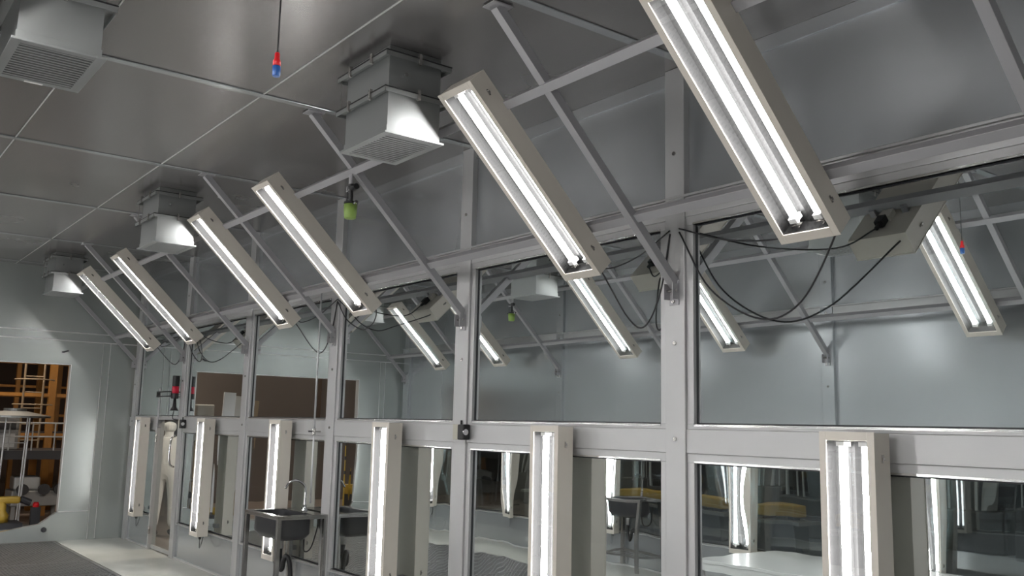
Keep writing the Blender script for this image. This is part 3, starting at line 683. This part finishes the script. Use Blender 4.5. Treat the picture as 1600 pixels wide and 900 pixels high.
MB().box((-15.22, -1.52, .46), (-15.08, -1.24, .56)).build('arm', 'yellow', t, bevel=.03)
MB().tube([(-15.15, -1.24, .52), (-15.15, -1.1, .46)], .05, 12).build('motor', 'machine_dark', t)
t = thing('emergency_pedestal', 'small pedestal with a red button beside the yellow robot', 'pedestal', (-15.1, -1.03, .12))
MB().box((-15.17, -1.09, .12), (-15.07, -.97, .40)).build('pedestal', 'machine_dark', t); MB().lathe([(.04, .40), (.045, .44), (.03, .47)], (-15.12, -1.03, 0), 14).build('button', 'red', t)
t = thing('pallet', 'flat grey pallet on the hall floor under the robot', 'pallet', (-15.1, -1.6, -.02))
MB().box((-15.5, -2.2, .08), (-14.75, -.93, .12)).build('deck', 'machine_grey', t)
for y in (-2.1, -1.55, -1.0): MB().box((-15.45, y-.05, -.02), (-14.8, y+.05, .08)).build('skid', 'machine_grey', t)
t = thing('partition', 'tall brown partition in the hall, mirrored dark through the end opening', 'partition', (-19.6, -5, -.02))
MB().box((-19.7, -9.5, -.02), (-19.6, -2.2, 4.4)).build('board', 'partition_brown', t)
for y in (-2.3, -3.9, -5.5, -7.1, -8.7): MB().box((-19.6, y-.04, -.02), (-19.55, y+.04, 4.4)).build('stud', 'hall_wall', t)
t = thing('wrapped_panels', 'pale wrapped panels leaning beyond the end opening, seen mirrored', 'panels', (-16.2, -2.2, -.02))
for k in range(3):
    MB().bar((-16.1-.1*k, -2.05-.22*k, 0), (-16.2-.1*k, -2.15-.26*k, 2.2-.06*k), .03, .22, up=(0, 1, 0)).build('panel', ['bright_wrap', 'plastic_sheet', 'cardboard'][k], t)
t = thing('stacked_cartons', 'pile of cartons wrapped in plastic beside the leaning panels', 'cartons', (-15.9, -1.7, -.02))
for k, (x, y, z) in enumerate(((-16.75, -1.86, 0), (-16.78, -1.87, .68), (-16.76, -1.86, 1.36))):
    MB().box((x-.2, y-.16, z-.02), (x+.2, y+.16, z+.62)).build('carton', 'plastic_sheet' if k == 2 else 'cardboard', t, bevel=.02)
t = thing('yellow_column', 'yellow banded column with a box, mirrored in the lower glass', 'column', (-15.2, -3.95, -.02))
MB().tube([(-15.2, -3.95, -.02), (-15.2, -3.95, 1.74)], .03, 12).build('pole', 'yellow', t)
for z in (.8, 1.05, 1.3, 1.55): MB().tube([(-15.2, -3.95, z), (-15.2, -3.95, z+.06)], .033, 12).build('band', 'machine_dark', t)
MB().box((-15.35, -4.25, .45), (-15.1, -4.02, .62)).build('box', 'yellow', t, bevel=.01)
MB().box((-15.33, -4.2, -.02), (-15.12, -4.04, .45)).build('stand', 'machine_dark', t)

# outside the opposite wall: conveyors and pipework mirrored in the lower glass
for n, x in enumerate((-7.2, -8.9, -10.35, -11.75, -14.2)):
    y = -8.0 - .1*n; hw_ = (.3, .35, .3, .7, .9)[n]
    t = thing('yellow_conveyor', 'yellow box conveyor outside the opposite wall, mirrored, %s' % ['nearest the camera', 'second', 'third', 'fourth', 'farthest'][n], 'conveyor', (x, y, -.02), 'yellow conveyors outside')
    MB().box((x-hw_, y-.2, .48), (x+hw_, y+.2, .64)).build('conveyor_box', 'yellow', t, bevel=.02)
    MB().box((x-hw_-.15, y-.3, .38), (x+hw_+.15, y+.3, .43)).build('table', 'machine_grey', t)
    MB().box((x-hw_, y-.25, -.02), (x+hw_, y+.25, .38)).build('cabinet', 'hall_blue', t)
    for q in (-.6, .6): MB().box((x+q*hw_-.04, y-.1, .43), (x+q*hw_+.04, y+.1, .48)).build('support', 'machine_dark', t)
for n in range(11):
    x = -4.6-1.3*n; y = -9.6 - (n % 3)*.5
    t = thing('pipe_rack', 'pale pipe rack outside the opposite wall, mirrored, %s from the near end' % (ordn+['ninth', 'tenth', 'eleventh'])[n], 'pipe rack', (x, y, -.02), 'pipe racks outside')
    for q in (-.45, -.2, -.05, .15, .28, .5)[:3 + (n*7) % 4]: MB().tube([(x+q, y, -.02), (x+q, y, 3.4)], .02 + .012*((n+int(q*20)) % 2), 8).build('pipe', 'pipe_pale', t)
    for z in (1.12, 1.35, 1.9, 2.4): MB().tube([(x-.62, y, z), (x+.62, y, z)], .018, 8).build('cross_pipe', 'pipe_pale', t)
    MB().box((x-.5, y-.2, -.02), (x+.5, y+.2, .62+.1*(n % 2))).build('tank', 'machine_dark', t, bevel=.03)

# ------------------------------------------------------------------ person in white coverall behind the glass door
def skinned(name, pts, edges, m, parent, loc, sub=2):
    me = bpy.data.meshes.new(name); me.from_pydata([tuple(Vector(p[:3])-Vector(loc)) for p in pts], edges, [])
    o = bpy.data.objects.new(name, me); COL.objects.link(o); o.parent = parent
    o.modifiers.new('skin', 'SKIN'); 
    for i_, p in enumerate(pts):
        sv = me.skin_vertices[0].data[i_]; sv.radius = (p[3], p[4] if len(p) > 4 else p[3]); sv.use_root = i_ == 0
    s = o.modifiers.new('sub', 'SUBSURF'); s.levels = sub; s.render_levels = sub
    me.materials.append(MATS[m]); return o
px, py = -14.3, .55
t = thing('person', 'person in white hooded coverall standing behind the glass door with back turned', 'person', (px, py, 0))
TURN = math.radians(150)
A = lambda a, b, z, *r: (px+a*math.cos(TURN)-b*math.sin(TURN), py+a*math.sin(TURN)+b*math.cos(TURN), z, *r)
pts = [A(0,0,.93,.15,.11), A(0,0,1.12,.14,.10), A(0,0,1.32,.17,.11), A(0,.0,1.44,.09,.08), A(0,0,1.50,.055), A(.01,0,1.60,.085,.10), A(.01,0,1.68,.06,.07),
       A(0,-.17,1.40,.065), A(.03,-.25,1.15,.05), A(.18,-.22,.98,.038),
       A(0,.17,1.40,.065), A(.02,.25,1.13,.05), A(.12,.24,.90,.038),
       A(0,-.09,.86,.10), A(.02,-.11,.50,.075), A(0,-.12,.12,.055),
       A(0,.09,.86,.10), A(.01,.11,.50,.075), A(-.03,.12,.12,.055)]
ed = [(0,1),(1,2),(2,3),(3,4),(4,5),(5,6),(2,7),(7,8),(8,9),(2,10),(10,11),(11,12),(0,13),(13,14),(14,15),(0,16),(16,17),(17,18)]
skinned('body', pts, ed, 'coverall', t, (px, py, 0))
for s, hp in ((-1, (.18, -.22, .98)), (1, (.12, .24, .90))):
    b = Vector(hp); hp_ = [A(b.x, b.y, b.z, .025, .018), A(b.x+.045, b.y, b.z-.05, .032, .014)]; he = [(0, 1)]
    for q in range(4):
        o1 = (q-1.5)*.018; n_ = len(hp_)
        hp_ += [A(b.x+.075, b.y+o1, b.z-.085, .009), A(b.x+.09, b.y+o1*1.1, b.z-.12+abs(q-1.5)*.006, .008), A(b.x+.085, b.y+o1*1.1, b.z-.145+abs(q-1.5)*.008, .007)]
        he += [(1, n_), (n_, n_+1), (n_+1, n_+2)]
    n_ = len(hp_); hp_ += [A(b.x+.05, b.y-s*.035, b.z-.04, .010), A(b.x+.075, b.y-s*.045, b.z-.07, .008)]; he += [(0, n_), (n_, n_+1)]
    skinned('hand', hp_, he, 'skin', t, (px, py, 0), 1)
for y in (-.12, .12):
    skinned('boot', [A(0-.02, y, .10, .055), A(-.02, y, .045, .045), A(.08, y, .035, .042, .035), A(.15, y, .03, .032, .028)], [(0,1),(1,2),(2,3)], 'machine_dark', t, (px, py, 0), 2)
skinned('hood', [A(.0,0,1.50,.08), A(0,0,1.60,.108,.115), A(0,0,1.67,.085,.09)], [(0,1),(1,2)], 'coverall', t, (px, py, 0))
skinned('face', [A(.085,0,1.56,.035), A(.098,0,1.60,.04), A(.09,0,1.635,.035), A(.135,0,1.59,.010)], [(0,1),(1,2),(1,3)], 'skin', t, (px, py, 0), 1)

for o in ROOTS:
    if '_loc' in o: del o['_loc']
